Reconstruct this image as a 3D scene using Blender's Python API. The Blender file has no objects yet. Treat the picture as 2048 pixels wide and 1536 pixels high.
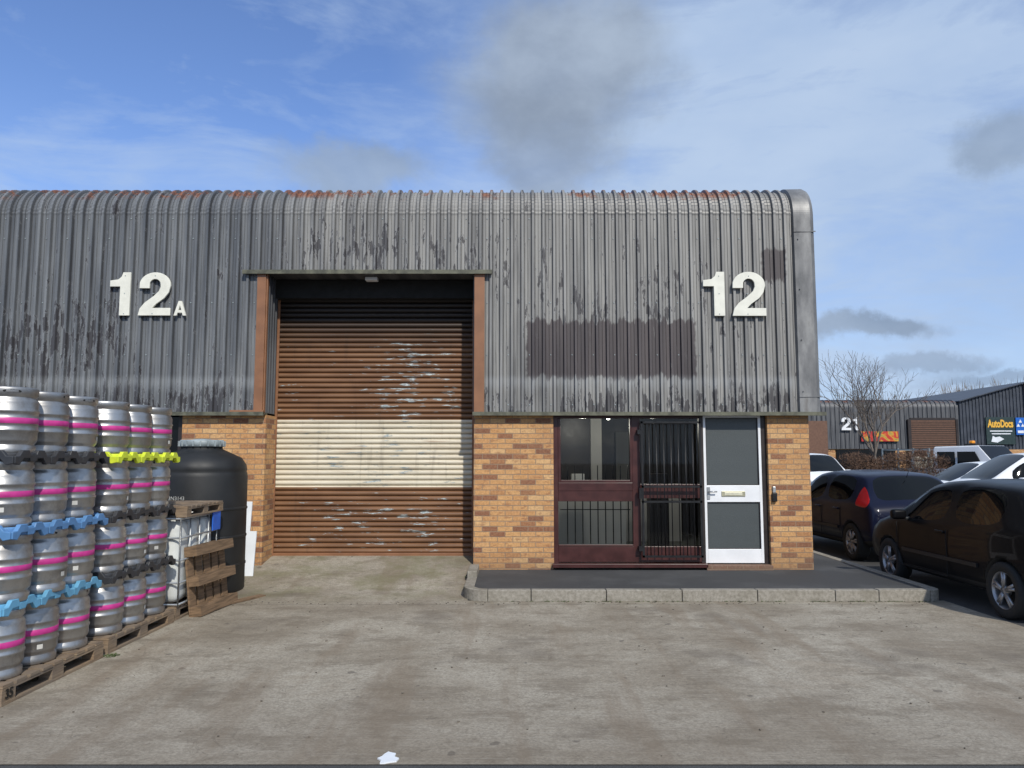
import bpy, math, random
import bmesh
from mathutils import Vector, Matrix
random.seed(7)
R=math.radians
scene=bpy.context.scene
COL=scene.collection
# ------------------------------------------------------------------ helpers
class NB:
    def __init__(s,nt): s.nt=nt; s.N=nt.nodes; s.L=nt.links
    def put(s,sock,v):
        if isinstance(v,bpy.types.NodeSocket): s.L.new(v,sock)
        elif v is None: pass
        else:
            if sock.type=='RGBA' and len(v)==3: v=(*v,1)
            sock.default_value=v
    def m(s,op,a,b=None,c=None,clamp=False):
        n=s.N.new('ShaderNodeMath'); n.operation=op; n.use_clamp=clamp
        s.put(n.inputs[0],a); s.put(n.inputs[1],b); s.put(n.inputs[2],c); return n.outputs[0]
    def add(s,a,b): return s.m('ADD',a,b)
    def mul(s,a,b): return s.m('MULTIPLY',a,b)
    def sub(s,a,b): return s.m('SUBTRACT',a,b)
    def sm(s,x,a,b,o0=0.0,o1=1.0):
        n=s.N.new('ShaderNodeMapRange'); n.interpolation_type='SMOOTHSTEP'
        s.put(n.inputs[0],x); n.inputs[1].default_value=a; n.inputs[2].default_value=b
        n.inputs[3].default_value=o0; n.inputs[4].default_value=o1; return n.outputs[0]
    def band(s,x,a,b,e=.05): return s.mul(s.sm(x,a-e,a+e),s.sm(x,b-e,b+e,1.0,0.0))
    def mix(s,f,a,b,mode='MIX'):
        n=s.N.new('ShaderNodeMix'); n.data_type='RGBA'; n.blend_type=mode
        s.put(n.inputs[0],f); s.put(n.inputs[6],a); s.put(n.inputs[7],b); return n.outputs[2]
    def vm(s,op,a,b=None):
        n=s.N.new('ShaderNodeVectorMath'); n.operation=op
        s.put(n.inputs[0],a)
        if b is not None: s.put(n.inputs[1],b)
        return n.outputs['Value'] if op in('LENGTH','DOT_PRODUCT') else n.outputs[0]
    def noise(s,vec,sc,det=4,ro=.55,dis=0.0,color=False):
        n=s.N.new('ShaderNodeTexNoise'); s.put(n.inputs['Vector'],vec)
        n.inputs['Scale'].default_value=sc; n.inputs['Detail'].default_value=det
        n.inputs['Roughness'].default_value=ro; n.inputs['Distortion'].default_value=dis
        return n.outputs[1] if color else n.outputs[0]
    def sep(s,v):
        n=s.N.new('ShaderNodeSeparateXYZ'); s.put(n.inputs[0],v); return n.outputs
    def comb(s,x,y,z):
        n=s.N.new('ShaderNodeCombineXYZ'); s.put(n.inputs[0],x); s.put(n.inputs[1],y); s.put(n.inputs[2],z); return n.outputs[0]
    def ramp(s,f,stops):
        n=s.N.new('ShaderNodeValToRGB'); s.put(n.inputs[0],f); e=n.color_ramp.elements
        while len(e)<len(stops): e.new(.5)
        for i,(p,c) in enumerate(stops): e[i].position=p; e[i].color=(*c,1) if len(c)==3 else c
        return n.outputs[0]
    def P(s):
        n=s.N.new('ShaderNodeTexCoord'); return n.outputs['Object']
    def fin(s,col,rough=.7,metal=0.0,h=None,bs=.3,bd=.01,**kw):
        p=s.N.get('Principled BSDF')
        s.put(p.inputs['Base Color'],col); s.put(p.inputs['Roughness'],rough); s.put(p.inputs['Metallic'],metal)
        if h is not None:
            b=s.N.new('ShaderNodeBump'); b.inputs['Strength'].default_value=bs; b.inputs['Distance'].default_value=bd
            s.put(b.inputs['Height'],h); s.L.new(b.outputs[0],p.inputs['Normal'])
        for k,v in kw.items(): s.put(p.inputs[k.replace('_',' ')],v)
def newmat(name):
    m=bpy.data.materials.new(name); m.use_nodes=True; return m,NB(m.node_tree)
def simple(name,c,rough=.6,metal=0.0,var=.15,sc=8,bs=.1,**kw):
    m,b=newmat(name); P=b.P()
    n=b.noise(P,sc,5); k=b.sm(n,.3,.7)
    col=b.mix(k,tuple(x*(1-var) for x in c),tuple(min(1,x*(1+var)) for x in c))
    b.fin(col,b.sm(n,.2,.8,rough*.85,min(1,rough*1.15)),metal,h=b.noise(P,sc*8,3) if bs>0 else None,bs=bs,bd=.003,**kw); return m
class Acc:
    def __init__(s): s.v=[];s.f=[];s.mi=[];s.sm=[]
    def face(s,idx,mi=0,smooth=False): s.f.append(idx);s.mi.append(mi);s.sm.append(smooth)
    def box(s,x0,x1,y0,y1,z0,z1,mi=0,M=None):
        b=len(s.v)
        for x,y,z in((x0,y0,z0),(x1,y0,z0),(x1,y1,z0),(x0,y1,z0),(x0,y0,z1),(x1,y0,z1),(x1,y1,z1),(x0,y1,z1)):
            p=Vector((x,y,z)); s.v.append(tuple(M@p) if M else tuple(p))
        for q in((3,2,1,0),(4,5,6,7),(0,1,5,4),(1,2,6,5),(2,3,7,6),(3,0,4,7)): s.face([b+i for i in q],mi)
    def cone(s,p0,p1,r0,r1=None,seg=8,mi=0,caps=True,smooth=True):
        if r1 is None:r1=r0
        p0=Vector(p0);p1=Vector(p1);d=(p1-p0)
        if d.length<1e-6:return
        d.normalize(); a=d.orthogonal().normalized(); c=d.cross(a); b=len(s.v)
        for p,r in((p0,r0),(p1,r1)):
            for i in range(seg):
                t=2*math.pi*i/seg; s.v.append(tuple(p+(a*math.cos(t)+c*math.sin(t))*r))
        for i in range(seg):
            j=(i+1)%seg; s.face([b+i,b+j,b+seg+j,b+seg+i],mi,smooth)
        if caps:
            s.face([b+i for i in range(seg)][::-1],mi); s.face([b+seg+i for i in range(seg)],mi)
    def lathe(s,prof,o=(0,0,0),axis='z',seg=32,mi=0,mis=None,smooth=True):
        b=len(s.v); o=Vector(o)
        for r,t in prof:
            for i in range(seg):
                a=2*math.pi*i/seg; c,sn=math.cos(a)*r,math.sin(a)*r
                p=Vector((c,sn,t)) if axis=='z' else (Vector((c,t,sn)) if axis=='y' else Vector((t,c,sn)))
                s.v.append(tuple(o+p))
        for k in range(len(prof)-1):
            for i in range(seg):
                j=(i+1)%seg
                s.face([b+k*seg+i,b+k*seg+j,b+(k+1)*seg+j,b+(k+1)*seg+i],mis[k] if mis else mi,smooth)
    def prism(s,poly,a0,a1,axis='z',mi=0):
        b=len(s.v);n=len(poly)
        for a in(a0,a1):
            for u,w in poly: s.v.append((u,w,a) if axis=='z' else ((u,a,w) if axis=='y' else (a,u,w)))
        s.face([b+i for i in range(n)][::-1],mi); s.face([b+n+i for i in range(n)],mi)
        for i in range(n):
            j=(i+1)%n; s.face([b+i,b+j,b+n+j,b+n+i],mi)
    def make(s,name,mats,parent=None,loc=(0,0,0),rot=(0,0,0),bevel=0,recalc=True):
        me=bpy.data.meshes.new(name); me.from_pydata(s.v,[],s.f)
        for m in(mats if isinstance(mats,(list,tuple)) else [mats]): me.materials.append(m)
        me.polygons.foreach_set('material_index',s.mi); me.polygons.foreach_set('use_smooth',s.sm)
        if recalc:
            bm=bmesh.new(); bm.from_mesh(me); bmesh.ops.recalc_face_normals(bm,faces=bm.faces); bm.to_mesh(me); bm.free()
        me.update()
        return mkobj(name,me,parent,loc,rot,bevel)
def mkobj(name,me,parent=None,loc=(0,0,0),rot=(0,0,0),bevel=0):
    o=bpy.data.objects.new(name,me); COL.objects.link(o); o.location=loc; o.rotation_euler=rot
    if parent: o.parent=parent
    if bevel:
        m=o.modifiers.new('b','BEVEL'); m.width=bevel; m.segments=2; m.limit_method='ANGLE'
    return o
def empty(name,loc=(0,0,0),rot=(0,0,0),sc=1):
    o=bpy.data.objects.new(name,None); COL.objects.link(o); o.location=loc; o.rotation_euler=rot; o.scale=(sc,sc,sc); o.empty_display_size=.2; return o
def text(name,body,size,loc,rot,mat,parent=None,ext=.004,off=.0,align='CENTER'):
    c=bpy.data.curves.new(name,'FONT'); c.body=body; c.size=size; c.extrude=ext; c.offset=off; c.align_x=align; c.align_y='CENTER'
    c.materials.append(mat); o=bpy.data.objects.new(name,c); COL.objects.link(o); o.location=loc; o.rotation_euler=rot
    if parent:o.parent=parent
    return o

F=10.4
ZB=2.215
# ------------------------------------------------------------------ materials
def cladding(name,far=False):
    m,b=newmat(name); P=b.P(); x,y,z=b.sep(P)
    big=b.noise(P,.9,3)
    side=b.sm(b.add(x,b.mul(b.sub(big,.5),1.5)),-4.2,-2.2)
    base=b.mix(side,(.135,.148,.162),(.265,.26,.245))
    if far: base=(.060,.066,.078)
    st=b.noise(b.vm('MULTIPLY',P,(9,.5,.55)),1,6,.6)
    base=b.mix(b.sm(st,.3,.72),b.mix(.5,base,(.045,.045,.05)),b.mix(.18,base,(.46,.455,.44)))
    ln=b.noise(b.vm('MULTIPLY',P,(45,1,1.0)),1,3,.6)
    base=b.mix(b.sm(ln,.56,.70,0,.5),base,(.055,.055,.055))
    if not far:
        # shadow lines beside each rib, painted into the colour (pitch .145)
        ph=b.m('FRACT',b.m('DIVIDE',b.add(x,.0725),.145)); dr=b.m('ABSOLUTE',b.sub(ph,.5))
        base=b.mix(b.mul(b.band(dr,.12,.26,.04),b.sm(st,.2,.6,.75,.4)),base,(.035,.035,.038))
        jx=b.add(x,b.mul(b.sub(b.noise(P,12,5),.5),.12)); jz=b.add(z,b.mul(b.sub(b.noise(b.vm('MULTIPLY',P,(14,1,3)),1,5),.5),.35))
        w1=b.mul(b.band(jx,.2,2.5,.02),b.band(jz,2.68,3.46,.015))
        w2=b.mul(b.band(jx,3.44,3.76,.02),b.band(jz,4.02,4.46,.02))
        w3=b.mul(b.band(x,-6.9,-5.3,.45),b.band(z,2.7,3.7,.4))
        pn=b.noise(b.vm('MULTIPLY',P,(15,1,3.2)),1,10,.66)
        bottom=b.mul(b.sm(z,2.3,2.8,1,0),.13)
        mid=b.mul(b.mul(b.band(x,-.3,3.3,.5),b.band(z,3.3,4.4,.25)),.065)
        topst=b.mul(b.mul(b.band(x,-3.4,0.0,.3),b.band(z,4.05,4.75,.2)),.085)
        rg=b.mul(b.sub(b.noise(P,.8,2),.5),.25)
        w=b.add(b.add(b.add(b.mul(w3,.16),bottom),b.add(mid,topst)),b.add(pn,rg))
        dark=b.m('MAXIMUM',b.sm(w,.635,.65),0.0)
        edge=b.mul(b.sm(w,.61,.635),b.sub(1.0,dark))
        base=b.mix(b.mul(edge,.25),base,(.45,.46,.47))
        base=b.mix(b.mul(dark,.85),base,(.045,.042,.046))
        pc=b.mix(b.sm(st,.3,.7),(.045,.036,.038),(.078,.064,.066))
        base=b.mix(b.mul(b.m('MAXIMUM',w1,w2),b.mul(b.sm(pn,.25,.36),.93)),base,pc)
        base=b.mix(b.mul(b.mul(b.sm(jz,2.45,2.68,0,1),b.sm(z,2.62,2.75,1,0)),.3),base,(.4,.42,.43))
    rn=b.noise(b.vm('MULTIPLY',P,(2.4,1,4)),1,7,.7)
    rust=b.mul(b.sm(rn,.49,.58),b.sm(b.add(z,b.mul(b.noise(P,6,3),.12)),5.22,5.36))
    base=b.mix(b.mul(rust,.85),base,b.mix(b.sm(b.noise(P,20,3),.4,.6),(.28,.10,.04),(.13,.05,.028)))
    b.fin(base,b.sm(st,.3,.7,.45,.62),.15,h=b.noise(P,30,4),bs=.12,bd=.004); return m
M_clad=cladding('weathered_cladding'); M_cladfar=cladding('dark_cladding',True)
m,b=newmat('flashing_metal'); P=b.P(); n=b.noise(b.vm('MULTIPLY',P,(3,3,1.2)),1.5,8,.6)
c=b.ramp(n,[(.3,(.09,.092,.095)),(.5,(.18,.18,.18)),(.62,(.25,.25,.245)),(.75,(.16,.15,.14))]); b.fin(c,.5,.3,h=n,bs=.15); M_flash=m
def brickmat(name,cols):
    m,b=newmat(name); P=b.P(); x,y,z=b.sep(P); v=b.comb(b.add(x,y),z,0.0)
    t=b.N.new('ShaderNodeTexBrick'); b.put(t.inputs['Vector'],v); t.inputs['Scale'].default_value=1
    t.inputs['Brick Width'].default_value=.205; t.inputs['Row Height'].default_value=.069; t.inputs['Mortar Size'].default_value=.0055
    t.inputs['Mortar Smooth'].default_value=.3; t.inputs['Color1'].default_value=(0,0,0,1); t.inputs['Color2'].default_value=(1,1,1,1); t.inputs['Mortar'].default_value=(.5,.5,.5,1)
    col=b.ramp(t.outputs['Color'],cols)
    mot=b.noise(P,38,6,.7); col=b.mix(b.sm(mot,.35,.7),b.mix(.30,col,(.10,.05,.03)),b.mix(.14,col,(.80,.55,.28)))
    mo2=b.noise(b.vm('MULTIPLY',P,(9,9,22)),1,3); col=b.mix(b.sm(mo2,.55,.65,0,.5),col,(.22,.085,.045))
    col=b.mix(t.outputs['Fac'],col,b.mix(b.noise(P,9,3),(.34,.24,.16),(.22,.16,.11)))
    col=b.mix(b.mul(b.sm(z,.1,.45,1,0),.35),col,(.12,.09,.06))
    col=b.mix(b.sm(b.noise(P,1.4,4),.45,.75,0,.3),col,(.2,.13,.08))
    h=b.add(b.mul(b.sub(1.0,t.outputs['Fac']),.8),b.mul(mot,.5))
    b.fin(col,.85,0,h=h,bs=.7,bd=.008); return m
M_brick=brickmat('buff_brick',[(.0,(.20,.075,.04)),(.18,(.27,.105,.05)),(.26,(.54,.27,.10)),(.5,(.62,.34,.135)),(.8,(.54,.27,.105)),(.9,(.66,.40,.18))])
M_brickred=brickmat('red_brick',[(0,(.12,.06,.05)),(1,(.2,.1,.08))])
# concrete
m,b=newmat('concrete'); P=b.P(); x,y,z=b.sep(P)
n1=b.noise(P,.55,8,.65,.6); n2=b.noise(b.vm('MULTIPLY',P,(.9,1.3,1)),1.9,10,.72); n3=b.noise(P,55,5,.75); n4=b.noise(b.vm('MULTIPLY',P,(2.5,70,1)),1,3,.6)
c=b.ramp(n1,[(.3,(.225,.185,.135)),(.45,(.30,.26,.20)),(.58,(.40,.36,.29)),(.7,(.31,.26,.195))])
c=b.mix(b.sm(n2,.47,.62,0,.6),c,(.16,.128,.09))
c=b.mix(b.sm(n2,.28,.44,.55,0),c,(.52,.48,.40))
c=b.mix(b.sm(n3,.38,.62,0,.5),c,(.13,.11,.08))
c=b.mix(b.sm(n4,.5,.75,0,.30),c,(.48,.45,.39))
n5=b.noise(P,16,6,.7); c=b.mix(b.sm(n5,.5,.66,0,.35),c,(.14,.115,.085)); c=b.mix(b.sm(n5,.28,.42,.3,0),c,(.52,.48,.41))
sp=b.noise(P,7,2,.5); c=b.mix(b.sm(sp,.70,.74,0,.6),c,(.07,.06,.05))
oil=b.noise(b.vm('ADD',P,(3,5,0)),1.1,3,.5); c=b.mix(b.sm(oil,.58,.70,0,.4),c,(.11,.09,.07))
tr=b.noise(b.vm('MULTIPLY',P,(2.2,.25,1)),1.3,5,.6); c=b.mix(b.sm(tr,.50,.64,0,.42),c,(.18,.135,.09))
cr=b.noise(b.vm('ADD',b.vm('MULTIPLY',P,(1.0,1.0,1)),(7,2,0)),1.1,6,.65,.8); c=b.mix(b.mul(b.sm(b.m('ABSOLUTE',b.sub(cr,.5)),.0,.006,1,0),.35),c,(.09,.075,.055))
dk=b.sm(y,4.2,6.2,.30,0); c=b.mix(dk,c,(.14,.11,.08))
grn=b.mul(b.sm(b.noise(P,1.7,5,.7),.42,.62),b.sm(y,8.4,9.6)); c=b.mix(b.mul(grn,.5),c,(.15,.145,.065))
j=b.mul(b.sm(b.m('ABSOLUTE',b.sub(y,8.62)),.004,.01,1,0),.6)
c=b.mix(b.mul(j,.7),c,(.05,.045,.04))
b.fin(c,.9,0,h=b.add(b.mul(n3,.8),b.add(n4,n5)),bs=.5,bd=.006); M_conc=m
def asph(name,c0,c1):
    m,b=newmat(name); P=b.P(); n=b.noise(P,90,3,.7); n1=b.noise(P,1.2,6,.6)
    c=b.mix(b.sm(n,.35,.7),c0,c1); c=b.mix(b.sm(n1,.45,.7,0,.5),c,tuple(x*1.5 for x in c1))
    b.fin(c,.9,0,h=n,bs=.5,bd=.006); return m
M_asph=asph('asphalt',(.035,.035,.036),(.07,.07,.068)); M_path=asph('footpath_asphalt',(.030,.031,.033),(.065,.065,.065))
m,b=newmat('kerb_concrete'); P=b.P(); n=b.noise(P,25,6,.7); n1=b.noise(P,2.5,5)
c=b.mix(b.sm(n,.3,.7),(.20,.18,.145),(.33,.305,.26)); c=b.mix(b.sm(n1,.45,.7,0,.6),c,(.14,.125,.09)); b.fin(c,.9,0,h=n,bs=.3,bd=.005); M_kerb=m
# shutter
m,b=newmat('shutter_paint'); P=b.P(); x,y,z=b.sep(P)
bn=b.noise(b.vm('MULTIPLY',P,(1.2,1,5)),1,5); brown=b.mix(b.sm(bn,.3,.7),(.14,.066,.031),(.215,.108,.052))
cream=b.mix(b.sm(bn,.3,.7),(.56,.50,.38),(.68,.62,.49))
cm=b.band(z,1.195,2.14,.004); col=b.mix(cm,brown,cream)
pn=b.noise(b.vm('MULTIPLY',P,(3.0,1,20)),1,10,.70)
pr_=b.mul(b.sub(b.noise(b.vm('ADD',b.vm('MULTIPLY',P,(1.3,1,1.6)),(4.2,0,1.3)),1.5,3),.5),.18)
reg=b.add(b.mul(b.mul(b.band(x,-2.1,-.75,.3),b.band(z,2.2,3.3,.25)),.070),b.mul(b.mul(b.band(x,-2.9,-1.0,.4),b.band(z,.3,1.0,.15)),.070))
reg=b.add(reg,b.mul(b.mul(b.band(x,-2.9,-1.3,.4),b.band(z,1.25,1.9,.2)),.055))
reg=b.add(reg,b.mul(b.mul(b.band(x,-1.62,-1.25,.12),b.band(z,2.15,3.1,.2)),.045))
w=b.add(b.add(pn,pr_),reg); pe=b.sm(w,.640,.652); 
col=b.mix(b.mul(b.sm(w,.60,.640),.25),col,(.06,.04,.03))
col=b.mix(pe,col,b.mix(b.sm(b.noise(P,30,3),.35,.65),(.24,.29,.30),(.48,.52,.51)))
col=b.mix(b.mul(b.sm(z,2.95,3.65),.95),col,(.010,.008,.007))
rs=b.noise(b.vm('MULTIPLY',P,(1.5,1,40)),1,4); col=b.mix(b.mul(b.sm(rs,.6,.7),b.mul(cm,.5)),col,(.3,.16,.08))
col=b.mix(b.mul(b.sm(b.noise(b.vm('MULTIPLY',P,(10,1,.8)),1,4),.55,.75),.3),col,(.05,.035,.025))
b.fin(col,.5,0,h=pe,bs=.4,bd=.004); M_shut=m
M_brown=simple('brown_paint',(.23,.105,.05),.5,0,.12,5)
M_maroon=simple('maroon_frame',(.05,.014,.012),.35,0,.25,6)
M_dkframe=simple('dark_frame',(.025,.018,.016),.4,0,.2,6)
M_white=simple('white_paint',(.78,.79,.80),.4,0,.05,4)
M_cream=simple('cream_letters',(.72,.71,.62),.55,0,.07,7)
M_drip=simple('drip_flashing',(.10,.10,.07),.6,.1,.4,9)
M_black=simple('black_metal',(.012,.012,.013),.4,.2,.2,10)
M_dark=simple('dark_void',(.01,.01,.01),.9)
M_wallin=simple('interior_wall',(.40,.40,.385),.8,0,.08,2)
M_whin=simple('interior_white_panel',(.72,.72,.70),.7,0,.05,2)
M_floorin=simple('interior_floor',(.14,.15,.135),.5,0,.2,4)
M_rub=simple('black_plastic',(.012,.013,.014),.55,0,.25,4,bs=.25)
M_lid=simple('grey_plastic',(.26,.30,.31),.5,0,.25,8)
def glassmat(name,tint,gl=.12,rough=.02):
    m=bpy.data.materials.new(name); m.use_nodes=True; nt=m.node_tree; nt.nodes.clear()
    o=nt.nodes.new('ShaderNodeOutputMaterial'); t=nt.nodes.new('ShaderNodeBsdfTransparent'); t.inputs[0].default_value=(*tint,1)
    g=nt.nodes.new('ShaderNodeBsdfGlossy'); g.inputs['Roughness'].default_value=rough; g.inputs[0].default_value=(.9,.95,1,1)
    f=nt.nodes.new('ShaderNodeFresnel'); f.inputs[0].default_value=1.5; a=nt.nodes.new('ShaderNodeMath'); a.operation='ADD'; a.inputs[1].default_value=gl-.04; a.use_clamp=True
    x=nt.nodes.new('ShaderNodeMixShader'); nt.links.new(f.outputs[0],a.inputs[0]); nt.links.new(a.outputs[0],x.inputs[0]); nt.links.new(t.outputs[0],x.inputs[1]); nt.links.new(g.outputs[0],x.inputs[2]); nt.links.new(x.outputs[0],o.inputs[0]); return m
M_glass=glassmat('window_glass',(.66,.69,.68),.03)
m,b=newmat('obscured_glass'); P=b.P(); x,y,z=b.sep(P); v=b.comb(x,z,0.0)
vo=b.N.new('ShaderNodeTexVoronoi'); b.put(vo.inputs['Vector'],v); vo.inputs['Scale'].default_value=70; vo.inputs['Randomness'].default_value=.25
c=b.mix(b.noise(P,2,3),(.02,.026,.029),(.042,.05,.055)); c=b.mix(b.sm(vo.outputs[0],.0,.5),c,(.075,.085,.085)); b.fin(c,.35,0,h=vo.outputs[0],bs=.6,bd=.004); M_obs=m
m,b=newmat('stainless_steel'); P=b.P(); n=b.noise(b.vm('MULTIPLY',P,(3,3,40)),2,5,.6); oi=b.N.new('ShaderNodeObjectInfo').outputs['Random']
n2=b.noise(b.vm('ADD',P,b.comb(b.mul(oi,9.0),b.mul(oi,5.0),0.0)),6,6,.65)
c=b.mix(b.sm(n2,.4,.7),(.46,.46,.455),(.28,.27,.26)); c=b.mix(b.mul(oi,.45),c,(.25,.245,.24)); b.fin(c,b.sm(n2,.3,.7,.32,.52),.88,h=b.add(b.mul(n,.3),n2),bs=.25,bd=.006); M_steel=m
M_pink=simple('pink_band',(.50,.035,.23),.5,0,.15,12)
def plastic(n,c): return simple(n,c,.5,0,.12,10)
M_sepblack=plastic('separator_black',(.03,.032,.037)); M_sepblue=plastic('separator_blue',(.09,.22,.43)); M_seplight=plastic('separator_light_blue',(.12,.34,.52)); M_sepyel=plastic('separator_yellow',(.60,.70,.04))
m,b=newmat('pallet_wood'); P=b.P()
n=b.noise(b.vm('MULTIPLY',P,(5,2,30)),1.5,7,.65); n2=b.noise(P,3,4)
c=b.ramp(n,[(.3,(.09,.06,.04)),(.5,(.23,.16,.10)),(.7,(.33,.25,.165))]); c=b.mix(b.sm(n2,.4,.7,0,.6),c,(.16,.135,.11)); b.fin(c,.85,0,h=n,bs=.5,bd=.006); M_wood=m
m,b=newmat('old_pallet_wood'); P=b.P(); n=b.noise(b.vm('MULTIPLY',P,(30,2,5)),1.5,7,.65)
c=b.ramp(n,[(.3,(.06,.04,.025)),(.5,(.18,.115,.065)),(.7,(.28,.18,.105))]); b.fin(c,.85,0,h=n,bs=.5,bd=.006); M_wood2=m
M_ibc=simple('ibc_plastic',(.58,.60,.58),.45,0,.2,3)
M_galv=simple('galvanised_tube',(.42,.43,.43),.4,.7,.15,10)
M_bluepl=plastic('blue_plastic',(.02,.12,.55))
M_board=simple('white_board',(.72,.75,.78),.5,0,.06,3)
M_tyre=simple('tyre_rubber',(.014,.014,.014),.8,0,.2,20)
M_alloy=simple('alloy_wheel',(.34,.34,.35),.35,.7,.1,10)
M_red=simple('tail_light_red',(.40,.01,.012),.15,0,.1,8)
M_lamp=simple('headlamp',(.5,.52,.54),.12,.3,.1,8)
def paint(n,c,coat=.45): 
    m,b=newmat(n); P=b.P(); k=b.noise(P,1.7,4); b.fin(b.mix(k,c,tuple(x*1.25+.001 for x in c)),b.sm(k,.3,.7,.35,.45),0,**{'Specular_IOR_Level':.08,'Coat_Weight':coat,'Coat_Roughness':.04}); return m
M_pblack=paint('car_paint_black',(.004,.004,.005),.16); M_pblue=paint('car_paint_dark_blue',(.005,.007,.022),.25); M_pwhite=paint('car_paint_white',(.74,.75,.76))
m,b=newmat('car_glass'); b.fin((.004,.005,.006),.02,0,**{'Specular_IOR_Level':.22}); M_cglass=m
M_bark=simple('bark',(.15,.125,.105),.9,0,.3,20)
M_hedge=simple('hedge_twigs',(.11,.062,.038),.9,0,.4,3)
M_dist=simple('distant_twigs',(.14,.12,.10),.95,0,.3,.3)
M_moss=simple('moss',(.07,.10,.03),.95,0,.4,20)
m,b=newmat('sign_yellow'); b.fin((.75,.42,.05),.6); M_sigy=m
m,b=newmat('lamp_glow'); b.fin((1,1,1),.5,0,**{'Emission_Color':(1,.95,.85),'Emission_Strength':12.0}); M_glow=m

# ------------------------------------------------------------------ ground
g=Acc(); g.face([0,1,2,3]); g.v=[(-400,-200,0),(400,-200,0),(400,600,0),(-400,600,0)]; g.make('ground',M_asph)
g=Acc()
g.v=[(-14,4.2,.005),(4.86,4.2,.005),(4.86,8.86,.005),(-14,8.86,.005)]; g.face([0,1,2,3])
g.v+=[(-3.62,8.86,.005),(-.5,8.86,.005),(-.5,9.5,.03),(-3.5,9.5,.03),(-.5,11.05,.27),(-3.42,11.05,.27)]
g.face([4,5,6,7]); g.face([7,6,8,9])
g.v+=[(-14,8.86,.005),(-3.62,8.86,.005),(-3.5,9.5,.03),(-3.42,11.05,.03),(-14,11.05,.03)]; g.face([10,11,12,13,14])
g.make('concrete_forecourt',M_conc)
g=Acc()
def arc(cx,cy,r,a0,a1,n): return [(cx+r*math.cos(R(a0+(a1-a0)*i/n)),cy+r*math.sin(R(a0+(a1-a0)*i/n))) for i in range(n+1)]
inner=arc(-.275,9.08,.16,180,270,6)+arc(4.685,8.95,.03,270,360,3)
g.prism(inner+[(4.715,15.5),(4.05,15.5),(4.05,F+.3),(-.435,F+.3)],.02,.122)
g.make('footpath',M_path)
g=Acc()
jx=[-.275,.213,1.056,1.904,2.747,3.617,4.106,4.685]
for a,c_ in zip(jx[:-1],jx[1:]): g.box(a+.004,c_-.004,8.8+random.uniform(-.004,.004),8.92,0,.13+random.uniform(-.003,.003))
o=arc(-.275,9.08,.28,180,270,8); i_=arc(-.275,9.08,.16,180,270,8)
g.prism(o[:5]+i_[:5][::-1],0,.132); g.prism(o[4:]+i_[4:][::-1],0,.129)
o=arc(4.685,8.95,.15,270,360,6); i_=arc(4.685,8.95,.03,270,360,6); g.prism(o+i_[::-1],0,.13)
for k in range(2): g.box(-.555,-.435,9.085+k*.66,9.74+k*.66-.005,0,.131+.07*k)
for k in range(8): g.box(4.715,4.835,8.955+k*.85,8.95+k*.85+.84,0,.13)
g.make('kerb',M_kerb,bevel=.014)
g=Acc(); g.box(-3.6,-3.5,8.95,9.6,0,.10); g.box(-3.58,-3.46,9.61,10.38,0,.16)
g.make('kerb',M_kerb,bevel=.012)
g=Acc()
def tuft(cx,cy,cz,rx,ry,n,h):
    for _ in range(n):
        a=random.uniform(0,6.3); r=random.random()**.6; x=cx+rx*r*math.cos(a); y=cy+ry*r*math.sin(a); s_=random.uniform(.004,.010); hh=h*random.uniform(.2,1)
        t=random.uniform(0,6.3); dx,dy=s_*math.cos(t),s_*math.sin(t); k=len(g.v)
        g.v+= [(x-dx,y-dy,cz),(x+dx,y+dy,cz),(x+random.uniform(-.02,.02),y+random.uniform(-.02,.02),cz+hh)]; g.face([k,k+1,k+2])
tuft(-3.25,6.42,.006,.07,.06,120,.012); tuft(-3.4,9.9,.06,.10,.35,500,.04)
for k in range(60): tuft(random.uniform(-.2,4.7),8.79,.006,.06,.012,8,.014)
tuft(-.58,10.2,.1,.03,.3,100,.03)
g.make('moss',M_moss)
g=Acc()
for _ in range(260):
    x=random.uniform(-3.2,4.6); y=random.uniform(4.3,8.75) if random.random()<.5 else random.gauss(8.70,.07)
    if y>8.78: y=8.76
    s_=random.uniform(.003,.011); k=len(g.v); a=random.uniform(0,6)
    pts=[(x+s_*math.cos(a+t)*random.uniform(.6,1.2),y+s_*math.sin(a+t)*random.uniform(.6,1.2)) for t in(0,1.2,2.4,3.6,4.9)]
    g.prism(pts,.004,.006+s_*.7)
g.make('gravel_debris',simple('grit',(.13,.11,.085),.9,0,.5,30))
g=Acc(); pts=[]
for k in range(14):
    a=2*math.pi*k/14; r=random.uniform(.6,1.1); pts.append((-.66+.055*r*math.cos(a),4.27+.09*r*math.sin(a)))
g.prism(pts,.004,.012); g.make('ground_paint_splash',M_board)

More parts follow.
